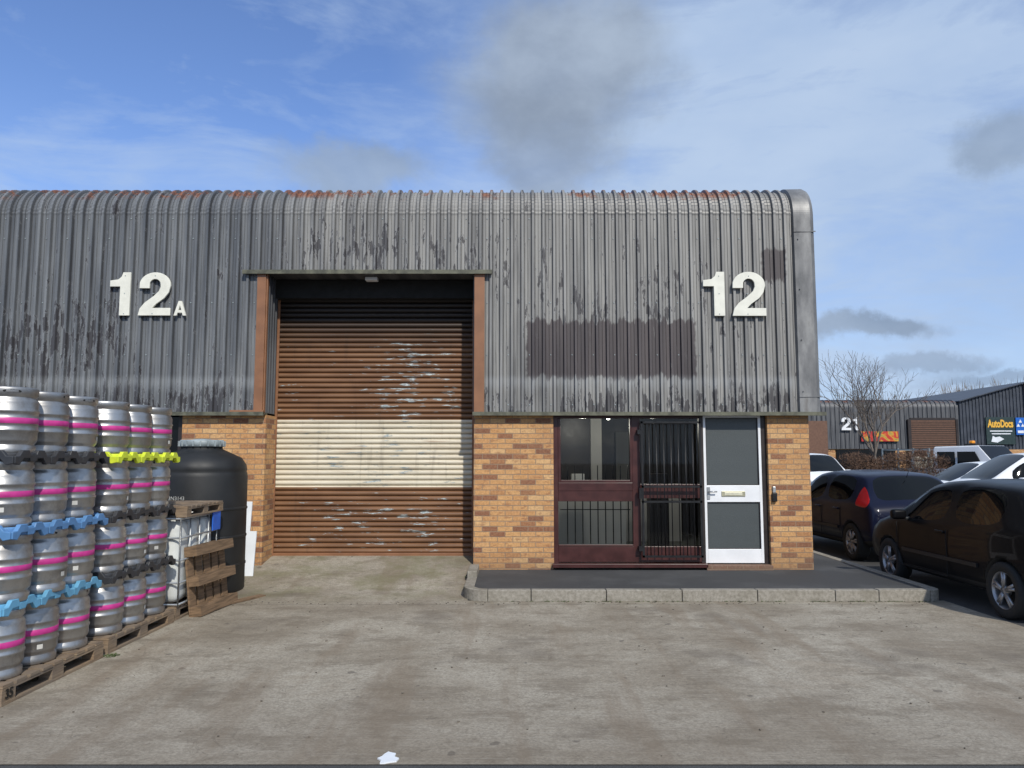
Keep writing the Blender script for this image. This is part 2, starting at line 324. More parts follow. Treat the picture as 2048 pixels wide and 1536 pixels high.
# ------------------------------------------------------------------ building
B=empty('industrial_unit_building')
PITCH=.145; DEP=.038
def prof(x0,x1,dep=DEP,pitch=PITCH):
    pts=[]; k=math.floor(x0/pitch)-1
    raw=[]
    while k*pitch<x1+pitch:
        c=k*pitch
        raw+= [(c-.028,0),(c-.016,dep),(c+.016,dep),(c+.028,0),(c+.0695,0),(c+.0725,.010),(c+.0755,0)]
        k+=1
    def h(x):
        for (a,ha),(c,hc) in zip(raw[:-1],raw[1:]):
            if a<=x<=c: return ha+(hc-ha)*(x-a)/(c-a) if c>a else ha
        return 0
    pts=[(x0,h(x0))]+[p for p in raw if x0<p[0]<x1]+[(x1,h(x1))]
    return pts
def path(z0,Fy=F,zt=4.95,r=.45,back=14,crimp=True):
    p=[(Fy,z0,-1,0)]
    nz=int((zt-z0)/.9)+1
    for i in range(1,nz+1): p.append((Fy,z0+(zt-z0)*i/nz,-1,0))
    n=26
    for i in range(n+1):
        a=math.pi-(math.pi/2)*i/n; rr=r+((.006 if i%2 else 0) if crimp else 0)
        p.append((Fy+r+rr*math.cos(a),zt+rr*math.sin(a),math.cos(a),math.sin(a)))
    p.append((Fy+r+back,zt+r+.5,0,1)); return p
def sweep(name,pr,pa,mat,parent,smooth=False):
    g=Acc(); n=len(pr)
    for (y,z,ny_,nz_) in pa:
        for (x,h) in pr: g.v.append((x,y+ny_*h,z+nz_*h))
    for k in range(len(pa)-1):
        for i in range(n-1): g.face([k*n+i,k*n+i+1,(k+1)*n+i+1,(k+1)*n+i],0,smooth)
    return g.make(name,mat,parent,recalc=False)
sweep('cladding_left',prof(-16,-3.47),path(ZB),M_clad,B)
sweep('cladding_over_shutter',prof(-3.47,-.40),path(4.15),M_clad,B)
sweep('cladding_right',prof(-.40,3.90),path(ZB),M_clad,B)
sweep('corner_flashing',[(3.86,.0),(3.88,.05),(4.11,.055),(4.155,.035),(4.18,-.02),(4.18,-.32)],path(ZB-.02,crimp=False),M_flash,B,False)
g=Acc()
g.box(3.875,4.175,F-.062,F-.05,4.70,4.712); g.box(3.875,4.175,F-.062,F-.05,2.42,2.43)
for z_ in (2.5,3.2,3.9,4.6): g.cone((3.93,F-.07,z_),(3.93,F-.05,z_),.008,.008,6)
g.make('flashing_laps',M_flash,B)
g=Acc(); g.box(4.12,4.17,F+.3,F+14,2.2,5.38); g.make('side_cladding',M_cladfar,B)
g=Acc()
for zz in (2.32,3.0,3.72,4.62,4.9):
    k=math.floor(-12/PITCH)
    while k*PITCH<3.85:
        x=k*PITCH+PITCH/2+.02; k+=2
        if -3.5<x<-.38 and zz<4.15: continue
        g.cone((x,F-.008,zz),(x,F+.002,zz),.009,.009,6)
g.make('cladding_screws',M_lid,B)
g=Acc()
g.box(-.53,4.22,F-.075,F+.10,ZB-.028,ZB-.004); g.box(-.53,4.22,F-.079,F-.055,ZB-.045,ZB+.004)
g.box(-16,-3.34,F-.075,F+.10,ZB-.028,ZB-.004); g.box(-16,-3.34,F-.079,F-.055,ZB-.045,ZB+.004)
g.box(-3.68,-.27,F-.09,F-.03,4.125,4.155); g.box(-3.68,-.27,F-.094,F-.07,4.105,4.16)
g.make('drip_flashing',M_drip,B)
g=Acc()
g.box(-3.485,-3.365,F-.05,F+.02,ZB-.002,4.12); g.box(-3.365,-3.345,F-.03,F+.03,ZB,4.12)
g.box(-.515,-.375,F-.05,F+.02,ZB-.002,4.12); g.box(-3.80,-3.345,F-.072,F-.02,ZB-.03,ZB+.028)
g.make('shutter_jamb_trim',M_brown,B,bevel=.004)
g=Acc()
for x0,x1 in((-3.40,-3.36),(-.53,-.49)): g.box(x0,x1,F+.025,F+.62,ZB,4.13)
for k in range(5): g.box(-3.362,-3.34,F+.06+k*.11,F+.09+k*.11,ZB,4.12)
g.box(-3.4,-.49,F+.0,F+.62,4.13,4.16); g.make('recess_lining',M_cladfar,B)
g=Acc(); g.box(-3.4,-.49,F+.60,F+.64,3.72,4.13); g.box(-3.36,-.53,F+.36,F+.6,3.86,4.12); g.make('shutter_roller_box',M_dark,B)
g=Acc(); g.box(-2.05,-1.88,F+.14,F+.26,4.07,4.12); g.make('bulkhead_lamp_fitting',M_board,B,bevel=.01)
g=Acc(); z=.275; SP=.0725
pr=[]
while z<3.9:
    pr+= [(z,.018),(z+.006,.0),(z+.02,-.016),(z+.036,-.02),(z+.052,-.016),(z+.066,.0)]
    z+=SP
for (zz,d) in pr: g.v+=[(-3.36,F+.54+d,zz),(-.53,F+.54+d,zz)]
for k in range(len(pr)-1): g.face([2*k,2*k+1,2*k+3,2*k+2],0,False)
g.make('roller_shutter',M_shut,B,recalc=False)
g=Acc(); g.box(-3.36,-.53,F+.5,F+.56,.215,.285); 
g.box(-3.36,-3.325,F+.49,F+.515,.2,3.9); g.box(-.565,-.53,F+.49,F+.515,.2,3.9)
g.make('shutter_bottom_rail',M_brown,B,bevel=.004)
g=Acc()
yb=F+.045
g.box(-.515,.56,yb,F+.62,0,ZB-.03); g.box(3.46,4.02,yb,F+.5,0,ZB-.03); g.box(3.9,4.02,F+.5,F+14,0,ZB-.03)
g.box(-4.47,-3.34,yb,F+.62,0,ZB-.03); g.box(-16,-7.2,yb,F+.4,0,ZB-.03)
g.make('brick_walls',M_brick,B)
g=Acc(); g.box(2.58,3.46,F-.03,F+.3,.1,.185); g.make('door_step',M_brickred,B,bevel=.006)
yf=F+.09
g=Acc()
g.box(.56,.625,yf,yf+.09,.2,ZB-.03,0); g.box(1.63,1.735,yf,yf+.09,.3,ZB-.03,0); g.box(2.545,2.60,yf,yf+.09,.2,ZB-.03,1)
g.box(.625,1.63,yf+.004,yf+.086,ZB-.075,ZB-.03,0); g.box(1.735,2.545,yf+.004,yf+.086,ZB-.075,ZB-.03,0)
g.box(.625,1.63,yf-.005,yf+.08,1.02,1.255,0); g.box(1.735,2.545,yf+.012,yf+.08,1.06,1.25,0)
g.box(.625,1.63,yf-.010,yf+.02,1.16,1.27,0)
g.box(.625,2.545,yf+.002,yf+.08,.215,.42,0)
g.box(.54,2.60,yf-.12,yf+.09,.155,.205,0)
g.box(.625,1.63,yf-.004,yf+.03,.42,.445,0)
g.box(.625,.66,yf-.006,yf+.05,1.27,2.14,0); g.box(1.60,1.63,yf-.006,yf+.05,1.27,2.14,0); g.box(.66,1.60,yf-.006,yf+.05,1.27,1.305,0)
g.make('window_frame',[M_maroon,M_dkframe],B,bevel=.004)
g=Acc()
for x0,x1,y_,z0,z1 in((.66,1.6,yf+.04,1.305,2.14),(.625,1.63,yf+.04,.445,1.02),(1.735,2.545,yf+.05,.42,1.06),(1.735,2.545,yf+.05,1.25,2.14)):
    k=len(g.v); g.v+=[(x0,y_,z0),(x1,y_,z0),(x1,y_,z1),(x0,y_,z1)]; g.face([k,k+1,k+2,k+3])
g.make('window_glass',M_glass,B,recalc=False)
g=Acc()
for k in range(9): 
    x=.76+k*.104; g.cone((x,yf+.16,.44),(x,yf+.16,1.02),.008,seg=6); g.cone((x,yf+.16,1.28),(x,yf+.16,1.5),.007,seg=6)
g.cone((.66,yf+.16,.9),(1.62,yf+.16,.9),.007,seg=6)
g.make('window_bars',M_black,B)
g=Acc(); x0,x1,z0,z1=1.75,2.53,.30,2.08; yg=yf-.09
for a,c_ in(((x0,z0),(x1,z0)),((x1,z0),(x1,z1)),((x1,z1),(x0,z1)),((x0,z1),(x0,z0)),((x0,1.02),(x1,1.02)),((x0,1.22),(x1,1.22))):
    g.box(min(a[0],c_[0])-.014,max(a[0],c_[0])+.014,yg-.012,yg+.012,min(a[1],c_[1])-.014,max(a[1],c_[1])+.014)
for k in range(1,8):
    x=x0+(x1-x0)*k/8; g.cone((x,yg,z0),(x,yg,z1),.007,seg=6)
for zz in(.4,1.95): g.box(x0-.06,x0,yg-.01,yf+.01,zz-.03,zz+.03)
g.box(1.70,1.75,yg-.03,yg+.02,1.06,1.2)
g.make('security_gate',M_black,B)
yd=F+.10
g=Acc(); X0,X1=2.60,3.385
zt=ZB-.035; zb=.20
g.box(X0,X0+.035,yd,yd+.06,zb,zt); g.box(X1-.035,X1,yd,yd+.06,zb,zt); g.box(X0+.035,X1-.035,yd,yd+.06,zt-.03,zt)
g.box(X0+.035,X1-.035,yd,yd+.06,1.01,1.235); g.box(X0+.035,X1-.035,yd,yd+.06,zb,.385)
g.make('door_frame_white',M_white,B,bevel=.004)
g=Acc(); g.box(X0+.035,X1-.035,yd+.03,yd+.045,.385,1.01); g.box(X0+.035,X1-.035,yd+.03,yd+.045,1.235,zt-.03); g.make('door_glass',M_obs,B)
g=Acc()
for a,c_ in((.385,1.01),(1.235,zt-.03)):
    g.box(X0+.035,X0+.043,yd+.01,yd+.031,a,c_); g.box(X1-.043,X1-.035,yd+.01,yd+.031,a,c_); g.box(X0+.043,X1-.043,yd+.01,yd+.031,a,a+.008); g.box(X0+.043,X1-.043,yd+.01,yd+.031,c_-.008,c_)
g.box(3.387,3.455,yf+.02,yf+.09,.185,ZB-.03)
g.box(2.60,3.387,yd+.07,yd+.1,.1,ZB-.03)
g.make('door_gaskets',M_dkframe,B)
g=Acc(); g.box(2.83,3.15,yd-.01,yd+.002,1.085,1.155,0); g.box(2.87,3.11,yd-.014,yd-.008,1.10,1.14,1); g.make('letterbox',[simple('brass_satin',(.42,.40,.28),.4,.4),simple('letterbox_flap',(.62,.60,.46),.4,.2)],B,bevel=.003)
g=Acc(); g.box(2.635,2.675,yd-.012,yd+.0,1.05,1.21); g.cone((2.655,yd-.01,1.15),(2.655,yd-.05,1.15),.009); g.cone((2.655,yd-.05,1.15),(2.76,yd-.05,1.15),.009); g.make('door_handle',M_galv,B)
g=Acc(); g.box(3.49,3.55,yb-.05,yb,1.02,1.14,0); g.box(3.50,3.54,yb-.03,yb,1.14,1.22,1); g.make('key_safe',[M_black,M_galv],B,bevel=.006)
# interior
g=Acc()
g.box(.56,3.5,F+4.6,F+4.65,.12,2.9,2); g.box(.5,.56,F+.62,F+4.6,.12,2.9,0); g.box(3.46,3.5,F+.5,F+4.6,.12,2.9,2)
g.box(.56,3.46,F+.2,F+4.6,2.62,2.66,2); g.box(.56,3.46,F+.18,F+4.6,.10,.14,1)
g.box(.60,1.9,F+2.6,F+2.65,.14,1.12,3); g.box(1.9,3.0,F+3.4,F+3.45,.14,1.15,3)
g.box(.60,1.5,F+2.6,F+2.65,1.12,2.6,2); g.box(1.32,1.5,F+2.52,F+2.6,1.12,2.6,0); g.box(.62,.80,F+2.55,F+2.6,1.12,2.1,0); g.box(2.0,2.25,F+4.5,F+4.59,.14,2.1,0)
g.box(2.2,2.5,F+2.0,F+2.3,.14,1.35,2); g.box(.95,1.15,F+1.9,F+2.1,1.12,1.35,3)
g.make('interior_room',[M_wallin,M_floorin,M_dkframe,M_whin],B)
SPT=((.93,F+1.1),(1.1,F+1.4),(1.55,F+2.0),(2.35,F+1.0),(2.5,F+1.3))
g=Acc()
for x,y in SPT: g.lathe([(0.0,-.03),(.024,-.02),(.03,0),(0,.01)],(x,y,2.24-.0*y),seg=10)
g.make('spot_lamps',M_glow,B)
g=Acc()
for x,y in SPT: g.cone((x,y,2.25),(x,y,2.62),.008)
g.make('spot_lamp_stems',M_black,B)
for x,y in((1.1,F+1.5),(2.3,F+2.2)):
    l=bpy.data.lights.new('ceiling_spot_light','POINT'); l.energy=16; l.shadow_soft_size=.05; l.color=(1,.93,.82); lo=bpy.data.objects.new('ceiling_spot_light',l); COL.objects.link(lo); lo.location=(x,y,2.1); lo.parent=B
g=Acc(); g.box(-4.54,-4.47,yf,yf+.09,.15,ZB-.03); g.box(-5.6,-5.5,yf,yf+.09,.15,ZB-.03); g.box(-7.2,-4.54,yf+.003,yf+.08,.15,.4); g.box(-7.2,-4.54,yf+.003,yf+.08,1.0,1.2); g.box(-7.2,-7.13,yf,yf+.09,.15,ZB-.03)
g.make('window_frame_left_unit',M_dkframe,B)
g=Acc(); g.box(-7.13,-4.54,yf+.04,yf+.046,.4,ZB-.03); g.make('window_glass_left_unit',M_cglass,B)
g=Acc(); g.box(-15.9,4.1,F+1.0,F+13.9,2.9,5.2); g.box(-15.9,.5,F+.66,F+13.9,0,2.9); g.box(.5,3.9,F+4.7,F+13.9,0,2.9); g.make('building_core',M_dark,B)
def one(s,w): return [(x*w,y*s) for x,y in[(.5,0),(.98,0),(.98,1),(.62,1),(.55,.90),(.40,.835),(.02,.81),(.02,.67),(.5,.67)]]
def two(s,w):
    p=[(0,0),(1,0),(1,.175),(.44,.175),(.56,.27),(.80,.40),(.93,.53),(.985,.69)]
    for i in range(1,15):
        a=math.pi*i/15; p.append((.5+.485*math.cos(a),.70+.30*math.sin(a)))
    p+=[(.02,.63),(.33,.63)]
    for i in range(1,9):
        a=math.pi*(1-i/9); p.append((.5+.175*math.cos(a),.71+.135*math.sin(a)))
    p+=[(.675,.66),(.62,.56),(.47,.45),(.2,.30),(.05,.16)]
    return [(x*w,y*s) for x,y in p]
def lets(name,items):
    e=empty(name,(0,F-.075,0))
    for nm,poly,x,z in items:
        g=Acc(); g.prism([(x+u,z+w) for u,w in poly],0,.03,'y'); g.make(nm,M_cream,e,bevel=.004)
        g=Acc()
        xs=[p[0] for p in poly]; 
        for fz in(.04,.50,.9):
            xx=x+(.74*max(xs) if nm=='digit_1' else (.45 if fz<.9 else .5)*max(xs)); g.cone((xx,-.003,z+.61*fz),(xx,.07,z+.61*fz),.008,seg=6)
        g.make(nm+'_stud',M_lid,e)
    return e
S=.61
lets('building_number_sign',[('digit_1',one(S,.305),2.60,3.525),('digit_2',two(S,.46),3.0,3.525)])
e=lets('building_number_sign',[('digit_1',one(S*.98,.29),-5.49,3.53),('digit_2',two(S*.98,.44),-5.09,3.53)])
g=Acc(); w,s_=.165,.20; x0,z0=-4.60,3.53
sc=lambda pts:[(x0+u*w,z0+v*s_) for u,v in pts]
g.prism(sc([(0,0),(.25,0),(.60,1),(.37,1)]),0,.03,'y'); g.prism(sc([(.75,0),(1,0),(.63,1),(.40,1)]),.001,.031,'y'); g.prism(sc([(.25,.2),(.75,.2),(.70,.38),(.30,.38)]),.002,.029,'y'); g.make('letter_a',M_cream,e)

# ------------------------------------------------------------------ pallets / kegs
def pallet_mesh(W=.86,L=1.24,H=.13,nb=9):
    g=Acc(); t=.019
    rr=random.Random(3)
    bw=L/nb*.78
    for k in range(nb):
        c=-L/2+bw/2+(L-bw)*k/(nb-1); g.box(-W/2+rr.uniform(-.006,.006),W/2+rr.uniform(-.006,.006),c-bw/2,c+bw/2,H-t+rr.uniform(-.002,.002),H)
    for x in(-W/2+.05,0,W/2-.05):
        g.box(x-.05,x+.05,-L/2,L/2,H-2*t-.001,H-t-.003); g.box(x-.05,x+.05,-L/2,L/2,0,t)
        for y in(-L/2+.07,0,L/2-.07): g.box(x-.048,x+.048,y-.07,y+.07,t,H-2*t)
    return g
PM=pallet_mesh().make('pallet_tmp',M_wood); PMesh=PM.data; bpy.data.objects.remove(PM)
M_hole=M_dark
kp=[(.0,.03),(.14,.02),(.165,0),(.186,0),(.191,.01),(.191,.048),(.178,.06),(.178,.066),(.19,.082),(.196,.098),(.196,.15),(.202,.156),(.202,.168),(.196,.174),(.196,.205),(.1972,.206),(.1972,.246),(.196,.247),(.196,.28),(.202,.286),(.202,.298),(.196,.304),(.196,.35),(.19,.368),(.178,.384),(.178,.39),(.19,.402),(.191,.44),(.189,.452),(.182,.456),(.175,.452),(.172,.44),(.172,.405),(.15,.395),(0,.39)]
g=Acc(); mis=[0]*(len(kp)-1); mis[15]=1
g.lathe(kp,seg=40,mis=mis); g.lathe([(.0,.43),(.028,.43),(.03,.42),(.03,.39)],seg=16)
for a in(0,180):
    n=12; k=len(g.v)
    for i in range(n):
        t=2*math.pi*i/n; ang=R(a)+.30*math.cos(t)*1.0; g.v.append((.1915*math.cos(ang),.1915*math.sin(ang),.425+.013*math.sin(t)))
    g.face([k+i for i in range(n)],2)
for a in(90,215):
    k=len(g.v)
    for i in range(7):
        ang=R(a)+(-.1+.2*i/6); g.v+=[(.1985*math.cos(ang),.1985*math.sin(ang),.108),(.1985*math.cos(ang),.1985*math.sin(ang),.14)]
    for i in range(6): g.face([k+2*i,k+2*i+2,k+2*i+3,k+2*i+1],3)
KM=g.make('keg_tmp',[M_steel,M_pink,M_hole,simple('keg_label',(.5,.49,.45),.6)],recalc=False); KMesh=KM.data; bpy.data.objects.remove(KM)
def separator(parent,z,ys,xs,mat,rng):
    g=Acc()
    y0,y1=min(ys)-.2,max(ys)+.2; x0,x1=min(xs)-.2,max(xs)+.2
    g.box(x0+.02,x1-.02,y0+.02,y1-.02,z+.002,z+.014)
    crown=[(-.2,-.035),(-.15,-.045),(-.11,.0),(-.04,.0),(-.03,-.022),(.03,-.022),(.04,0),(.11,.0),(.15,-.045),(.2,-.035),(.2,.012),(.155,.015),(.12,.055),(.05,.055),(.035,.025),(-.035,.025),(-.05,.055),(-.12,.055),(-.155,.015),(-.2,.012)]
    for y in ys:
        for xe in(x0-.01,x1-.022): g.prism([(y+u*.995,z+.005+w) for u,w in crown],xe,xe+.032,'x')
    for x in xs:
        for ye in(y0-.01,y1-.022): g.prism([(x+u*.995,z+.005+w) for u,w in crown],ye,ye+.032,'y')
    for x in xs:
        for y in ys: g.lathe([(.203,-.02),(.207,0),(.206,.03),(.197,.035)],(x,y,z+.008),seg=20)
    g.make('layer_separator',mat,parent,bevel=.004)
def stack(cx,cy,cols,jit=.0):
    e=empty('keg_pallet_stack',(cx,cy,0))
    rng=random.Random(int(cy*10)); mkobj('pallet',PMesh,e)
    xs=[-.205,.205]; ys=[-.405,0,.405]; z=.132
    for t in range(4):
        ox=rng.uniform(-.018,.018)
        for x in xs:
            for y in ys:
                mkobj('keg',KMesh,e,(x+ox+rng.uniform(-.012,.012),y+rng.uniform(-.004,.004),z),(0,0,rng.uniform(0,6.28)))
        if t<3: separator(e,z+.462,ys,[x+ox for x in xs],cols[t],rng)
        z+=.497
    return e
s1=stack(-3.715,5.75,[M_seplight,M_sepblue,M_sepblack]); s2=stack(-3.73,7.09,[M_sepblack,M_sepblack,M_sepyel])
s1.location.z=.006; s2.location.z=.006
text('pallet_stencil','35',.085,(.432,-.55,.066),(R(90),0,R(90)),M_black,s1,ext=.001,off=.002)
T=empty('water_storage_tank',(-3.78,9.42,0.02))
g=Acc(); r=.54
tp=[(0,0),(r*.97,0),(r,.03),(r,1.36),(r*.985,1.40),(r*.97,1.42),(r*.985,1.44),(r*.965,1.50),(r*.86,1.585),(r*.6,1.65),(.24,1.69),(.235,1.73),(0,1.73)]
g.lathe(tp,seg=56,mi=0)
for k in range(3): g.lathe([(r,.3+.33*k),(r+.008,.31+.33*k),(r+.008,.33+.33*k),(r,.34+.33*k)],seg=56)
g.make('tank_body',M_rub,T)
g=Acc(); g.lathe([(.24,1.715),(.255,1.72),(.262,1.775),(.245,1.80),(.22,1.80),(.205,1.78),(.12,1.78),(.10,1.81),(0,1.815)],seg=40)
for k in range(20):
    a=2*math.pi*k/20; g.box(-.01,.01,-.008,.008,1.722,1.785,0,Matrix.Rotation(a,4,'Z')@Matrix.Translation((.262,0,0)))
g.make('screw_lid',M_lid,T)
M_mark=simple('chalk_mark',(.4,.4,.38),.8)
text('tank_marking','3N3143',.06,(-.055,-.542,1.12),(R(90),0,R(-5)),M_mark,T,ext=.001)
I=empty('ibc_container',(-3.80,8.27,.005))
mkobj('base_pallet',PMesh,I).scale=(1.12,.8,1)
def rbox(name,dx,dy,dz,loc,mat,parent,bev=.06,seg=4):
    bm=bmesh.new(); bmesh.ops.create_cube(bm,size=1); bmesh.ops.scale(bm,vec=(dx,dy,dz),verts=bm.verts)
    bmesh.ops.bevel(bm,geom=bm.edges[:],offset=bev,segments=seg,affect='EDGES',profile=.5)
    me=bpy.data.meshes.new(name); bm.to_mesh(me); bm.free(); me.materials.append(mat)
    for p in me.polygons:p.use_smooth=True
    return mkobj(name,me,parent,loc)
for ix in range(2):
    for iy in range(3): rbox('bottle',.46,.29,.82,(-.235+ix*.47,-.305+iy*.305,.56),M_ibc,I,.085)
g=Acc(); hx,hy=.49,.475
for z in(.15,.36,.58,.80,.99):
    for a,c_ in(((-hx,-hy),(hx,-hy)),((hx,-hy),(hx,hy)),((hx,hy),(-hx,hy)),((-hx,hy),(-hx,-hy))): g.cone((*a,z),(*c_,z),.010,seg=8)
for k in range(5):
    y=-hy+2*hy*k/4
    for x in(-hx,hx): g.cone((x,y,.13),(x,y,1.0),.009,seg=8)
    x=-hx+2*hx*k/4
    for y in(-hy,hy): g.cone((x,y,.13),(x,y,1.0),.009,seg=8)
g.make('tube_cage',M_galv,I)
o=mkobj('top_pallet',PMesh,I,(0.02,.03,1.005)); o.scale=(1.2,.85,.85); o.rotation_euler=(0,0,.03)
g=Acc(); g.box(.50,.515,.30,.52,.80,1.02); g.make('blue_label_plate',M_bluepl,I,bevel=.005)
LP=empty('wooden_pallet',(-3.16,8.36,.012)); 
g=pallet_mesh(.70,.84,.13,5); o=g.make('pallet_boards',M_wood2,LP); o.rotation_euler=(0,R(-97),0); o.location=(.03,0,.35)
LP.rotation_euler=(0,0,R(-5))
g=Acc(); g.box(-.05,.05,-.40,.40,0,.02); g.make('loose_plank',M_wood2,None,(-3.06,8.75,.008),(0,0,R(-25)))
W=empty('white_panel_boards',(0,0,0))
g=Acc(); Mx=Matrix.Translation((-3.66,10.15,.06))@Matrix.Rotation(R(-9),4,'X'); g.box(0,.22,0,.02,0,.98,0,Mx)
Mx=Matrix.Translation((-3.60,9.98,.05))@Matrix.Rotation(R(-10),4,'X'); g.box(.03,.30,0,.02,0,.62,0,Mx); g.make('boards',M_board,W)

# ------------------------------------------------------------------ vehicles
HATCH=dict(L=4.0,W=1.70,st=[
 (0.00,.84,.36,.74,.80,.80,''),(0.05,.93,.28,.88,.92,.80,''),(.13,.965,.24,.97,1.00,.80,'R'),(.50,.99,.22,1.00,1.40,.72,''),
 (.66,1.0,.21,1.0,1.445,.72,'S'),(1.05,1.0,.20,.985,1.475,.73,'S'),(1.62,1.0,.20,.965,1.485,.73,''),(1.70,1.0,.20,.96,1.485,.73,'S'),
 (2.30,1.0,.20,.945,1.44,.72,'SW'),(2.72,1.0,.20,.935,1.22,.745,'W'),(3.10,.995,.20,.93,.985,.82,''),(3.50,.97,.22,.84,.90,.82,''),
 (3.82,.90,.24,.70,.76,.80,''),(3.96,.78,.28,.58,.62,.78,''),(4.0,.66,.34,.50,.53,.76,'')],wx=(.62,3.13),wr=.31,doors=[1.66,2.98],tail=(0.05,.45))
def car(name,loc,head,paintm,spec=HATCH,sc=.93,lsc=1,hsc=1,spokes=5,doors5=False,tail='low',badge=None):
    e=empty(name,loc,(0,0,R(head)),sc)
    W=spec['W']; g=Acc(); st=spec['st']; rows=[]
    for (x,k,zb,belt,top,rk,fl) in st:
        x*=lsc; w=W/2*k; belt*=hsc; top*=hsc
        wr=W/2*k*rk if top-belt>.15 else w*(.90)
        if .02<top-belt<=.15: pr=[(0,zb),(w*.86,zb),(w*.965,zb+.09),(w,(zb+belt)*.5),(w*.985,belt-.07),(w*.95,belt),(w*.90,belt+(top-belt)*.6),(w*.80,top),(w*.42,top+.03),(0,top+.04)]
        else: pr=[(0,zb),(w*.86,zb),(w*.965,zb+.09),(w,(zb+belt)*.5),(w*.985,belt-.07),(w*.945,belt),(wr+.02,top-.055),(wr-.05,top),(wr*.45,top+.022),(0,top+.03)]
        full=[(x,-y,z) for y,z in pr[::-1]][:-1]+[(x,y,z) for y,z in pr]
        b0=len(g.v); g.v+=full; rows.append((b0,len(full),fl,x))
    n=rows[0][1]
    for r_ in range(len(rows)-1):
        b0,_,fl,x=rows[r_]; b1=rows[r_+1][0]
        for i in range(n-1):
            lo=i-9 if i>=9 else 8-i
            mi=0
            if 'S' in fl and lo==5: mi=1
            if 'W' in fl and lo in(7,8): mi=1
            if 'R' in fl and lo in(7,8): mi=1
            if tail=='high' and r_==2 and lo in(4,5): mi=2
            if tail=='low' and r_==1 and lo in(3,4): mi=2
            if r_ in(11,) and lo in(5,) : mi=3
            if lo==0 or (lo==1): mi=4
            g.face([b0+i,b0+i+1,b1+i+1,b1+i],mi,True)
    b0=rows[0][0]; g.face([b0+i for i in range(n-1)],0,True); b1=rows[-1][0]; g.face([b1+i for i in range(n-1)][::-1],0,True)
    mats=[paintm,M_cglass,M_red,M_lamp,M_rub]
    body=g.make('body',mats,e)
    bm=bmesh.new(); bm.from_mesh(body.data); bmesh.ops.remove_doubles(bm,verts=bm.verts,dist=.0005); bmesh.ops.recalc_face_normals(bm,faces=bm.faces)
    cl=bm.edges.layers.float.new('crease_edge')
    for ed in bm.edges:
        fs=ed.link_faces
        if len(fs)==2 and fs[0].material_index!=fs[1].material_index and {fs[0].material_index,fs[1].material_index}&{1,2,3}: ed[cl]=.75
    bm.to_mesh(body.data); bm.free()
    sub=body.modifiers.new('s','SUBSURF'); sub.levels=sub.render_levels=3
    cg=Acc()
    for wx in spec['wx']:
        for sgn in(-1,1):
            y0=sgn*(W/2-.30); y1=sgn*(W/2+.2)
            cg.cone((wx*lsc,y0,spec['wr']),(wx*lsc,y1,spec['wr']),spec['wr']+.04,seg=40,mi=4,smooth=True)
    cut=cg.make('cut',mats); cut.parent=e
    bo=body.modifiers.new('c','BOOLEAN'); bo.object=cut; bo.operation='DIFFERENCE'; bo.solver='EXACT'
    bpy.context.view_layer.update()
    dg=bpy.context.evaluated_depsgraph_get(); me=bpy.data.meshes.new_from_object(body.evaluated_get(dg)); 
    body.modifiers.clear(); body.data=me; bpy.data.objects.remove(cut)
    for wi,wx in enumerate(spec['wx']):
        for sgn in(-1,1):
            g=Acc(); r=spec['wr']; yo=sgn*(W/2-.10)
            tp=[(r*.62,-.09*1),(r*.93,-.10),(r,-.075),(r,.075),(r*.93,.10),(r*.66,.088),(r*.64,.07)]
            tp=[(a,t*sgn) for a,t in tp]
            g.lathe(tp,(wx*lsc,yo,r),'y',40,0)
            g.lathe([(r*.66,.088*sgn),(r*.63,.08*sgn),(r*.60,.05*sgn),(r*.58,-.02*sgn)],(wx*lsc,yo,r),'y',40,1)
            g.lathe([(r*.6,.0),(0,.0)],(wx*lsc,yo,r),'y',24,2)
            c=Vector((wx*lsc,yo+.075*sgn,r))
            g.lathe([(r*.17,.02*sgn),(r*.17,.082*sgn),(0,.088*sgn)],(wx*lsc,yo,r),'y',16,1)
            for k in range(spokes):
                for dd in(-.13,.13):
                    a=2*math.pi*k/spokes+.3; a2=a+dd
                    g.cone(c+Vector((math.cos(a+dd*.8),0,math.sin(a+dd*.8)))*r*.12,c+Vector((math.cos(a2),-.01*sgn,math.sin(a2)))*r*.63,.022,.017,6,1)
            g.make('wheel',[M_tyre,M_alloy,M_dark],e)
    g=Acc()
    for sgn in(-1,1):
        wy=sgn*W/2
        xs=[1.66,2.86] if not doors5 else [.98,1.70,2.86]
        for x in xs: 
            g.box(x*lsc-.003,x*lsc+.003,wy*1.0-.004*1,wy*1.0+.004,.32,.88*hsc,0)
        g.box(xs[0]*lsc,xs[-1]*lsc,wy-.004,wy+.004,.30,.306,0)
        g.box(1.05*lsc,2.72*lsc,wy-.01,wy+.012,.50,.545,1)
    g.make('door_seams_and_strip',[M_dark,M_rub],e)
    for sgn in(-1,1):
        wy=sgn*W/2
        o=rbox('door_mirror',.12,.20,.14,(2.62*lsc,wy*1.0+sgn*.09,1.00*hsc),paintm,e,.045)
        rbox('mirror_arm',.06,.12,.04,(2.63*lsc,wy*.93+sgn*.0,.94*hsc),M_rub,e,.01)
        for x in([1.80] if not doors5 else [1.12,1.84]): rbox('door_handle',.20,.03,.035,(x*lsc,wy*1.0,.84*hsc),paintm,e,.012)
    rbox('number_plate',.012,.50,.11,(-.012,0,.60),M_sigy,e,.003,1)
    g=Acc(); g.cone((.42*lsc,0,1.40*hsc),(.34*lsc,0,1.52*hsc),.006,.003); g.make('aerial',M_black,e)
    if badge: 
        t=text('tailgate_badge',badge,.075,(.005,-.42,.80*hsc),(R(90),0,R(-90)),M_alloy,e,ext=.002,off=.001)
    return e
car('parked_car',(5.68,7.30,0),90,M_pblack,tail='low',sc=.905,lsc=1.03)
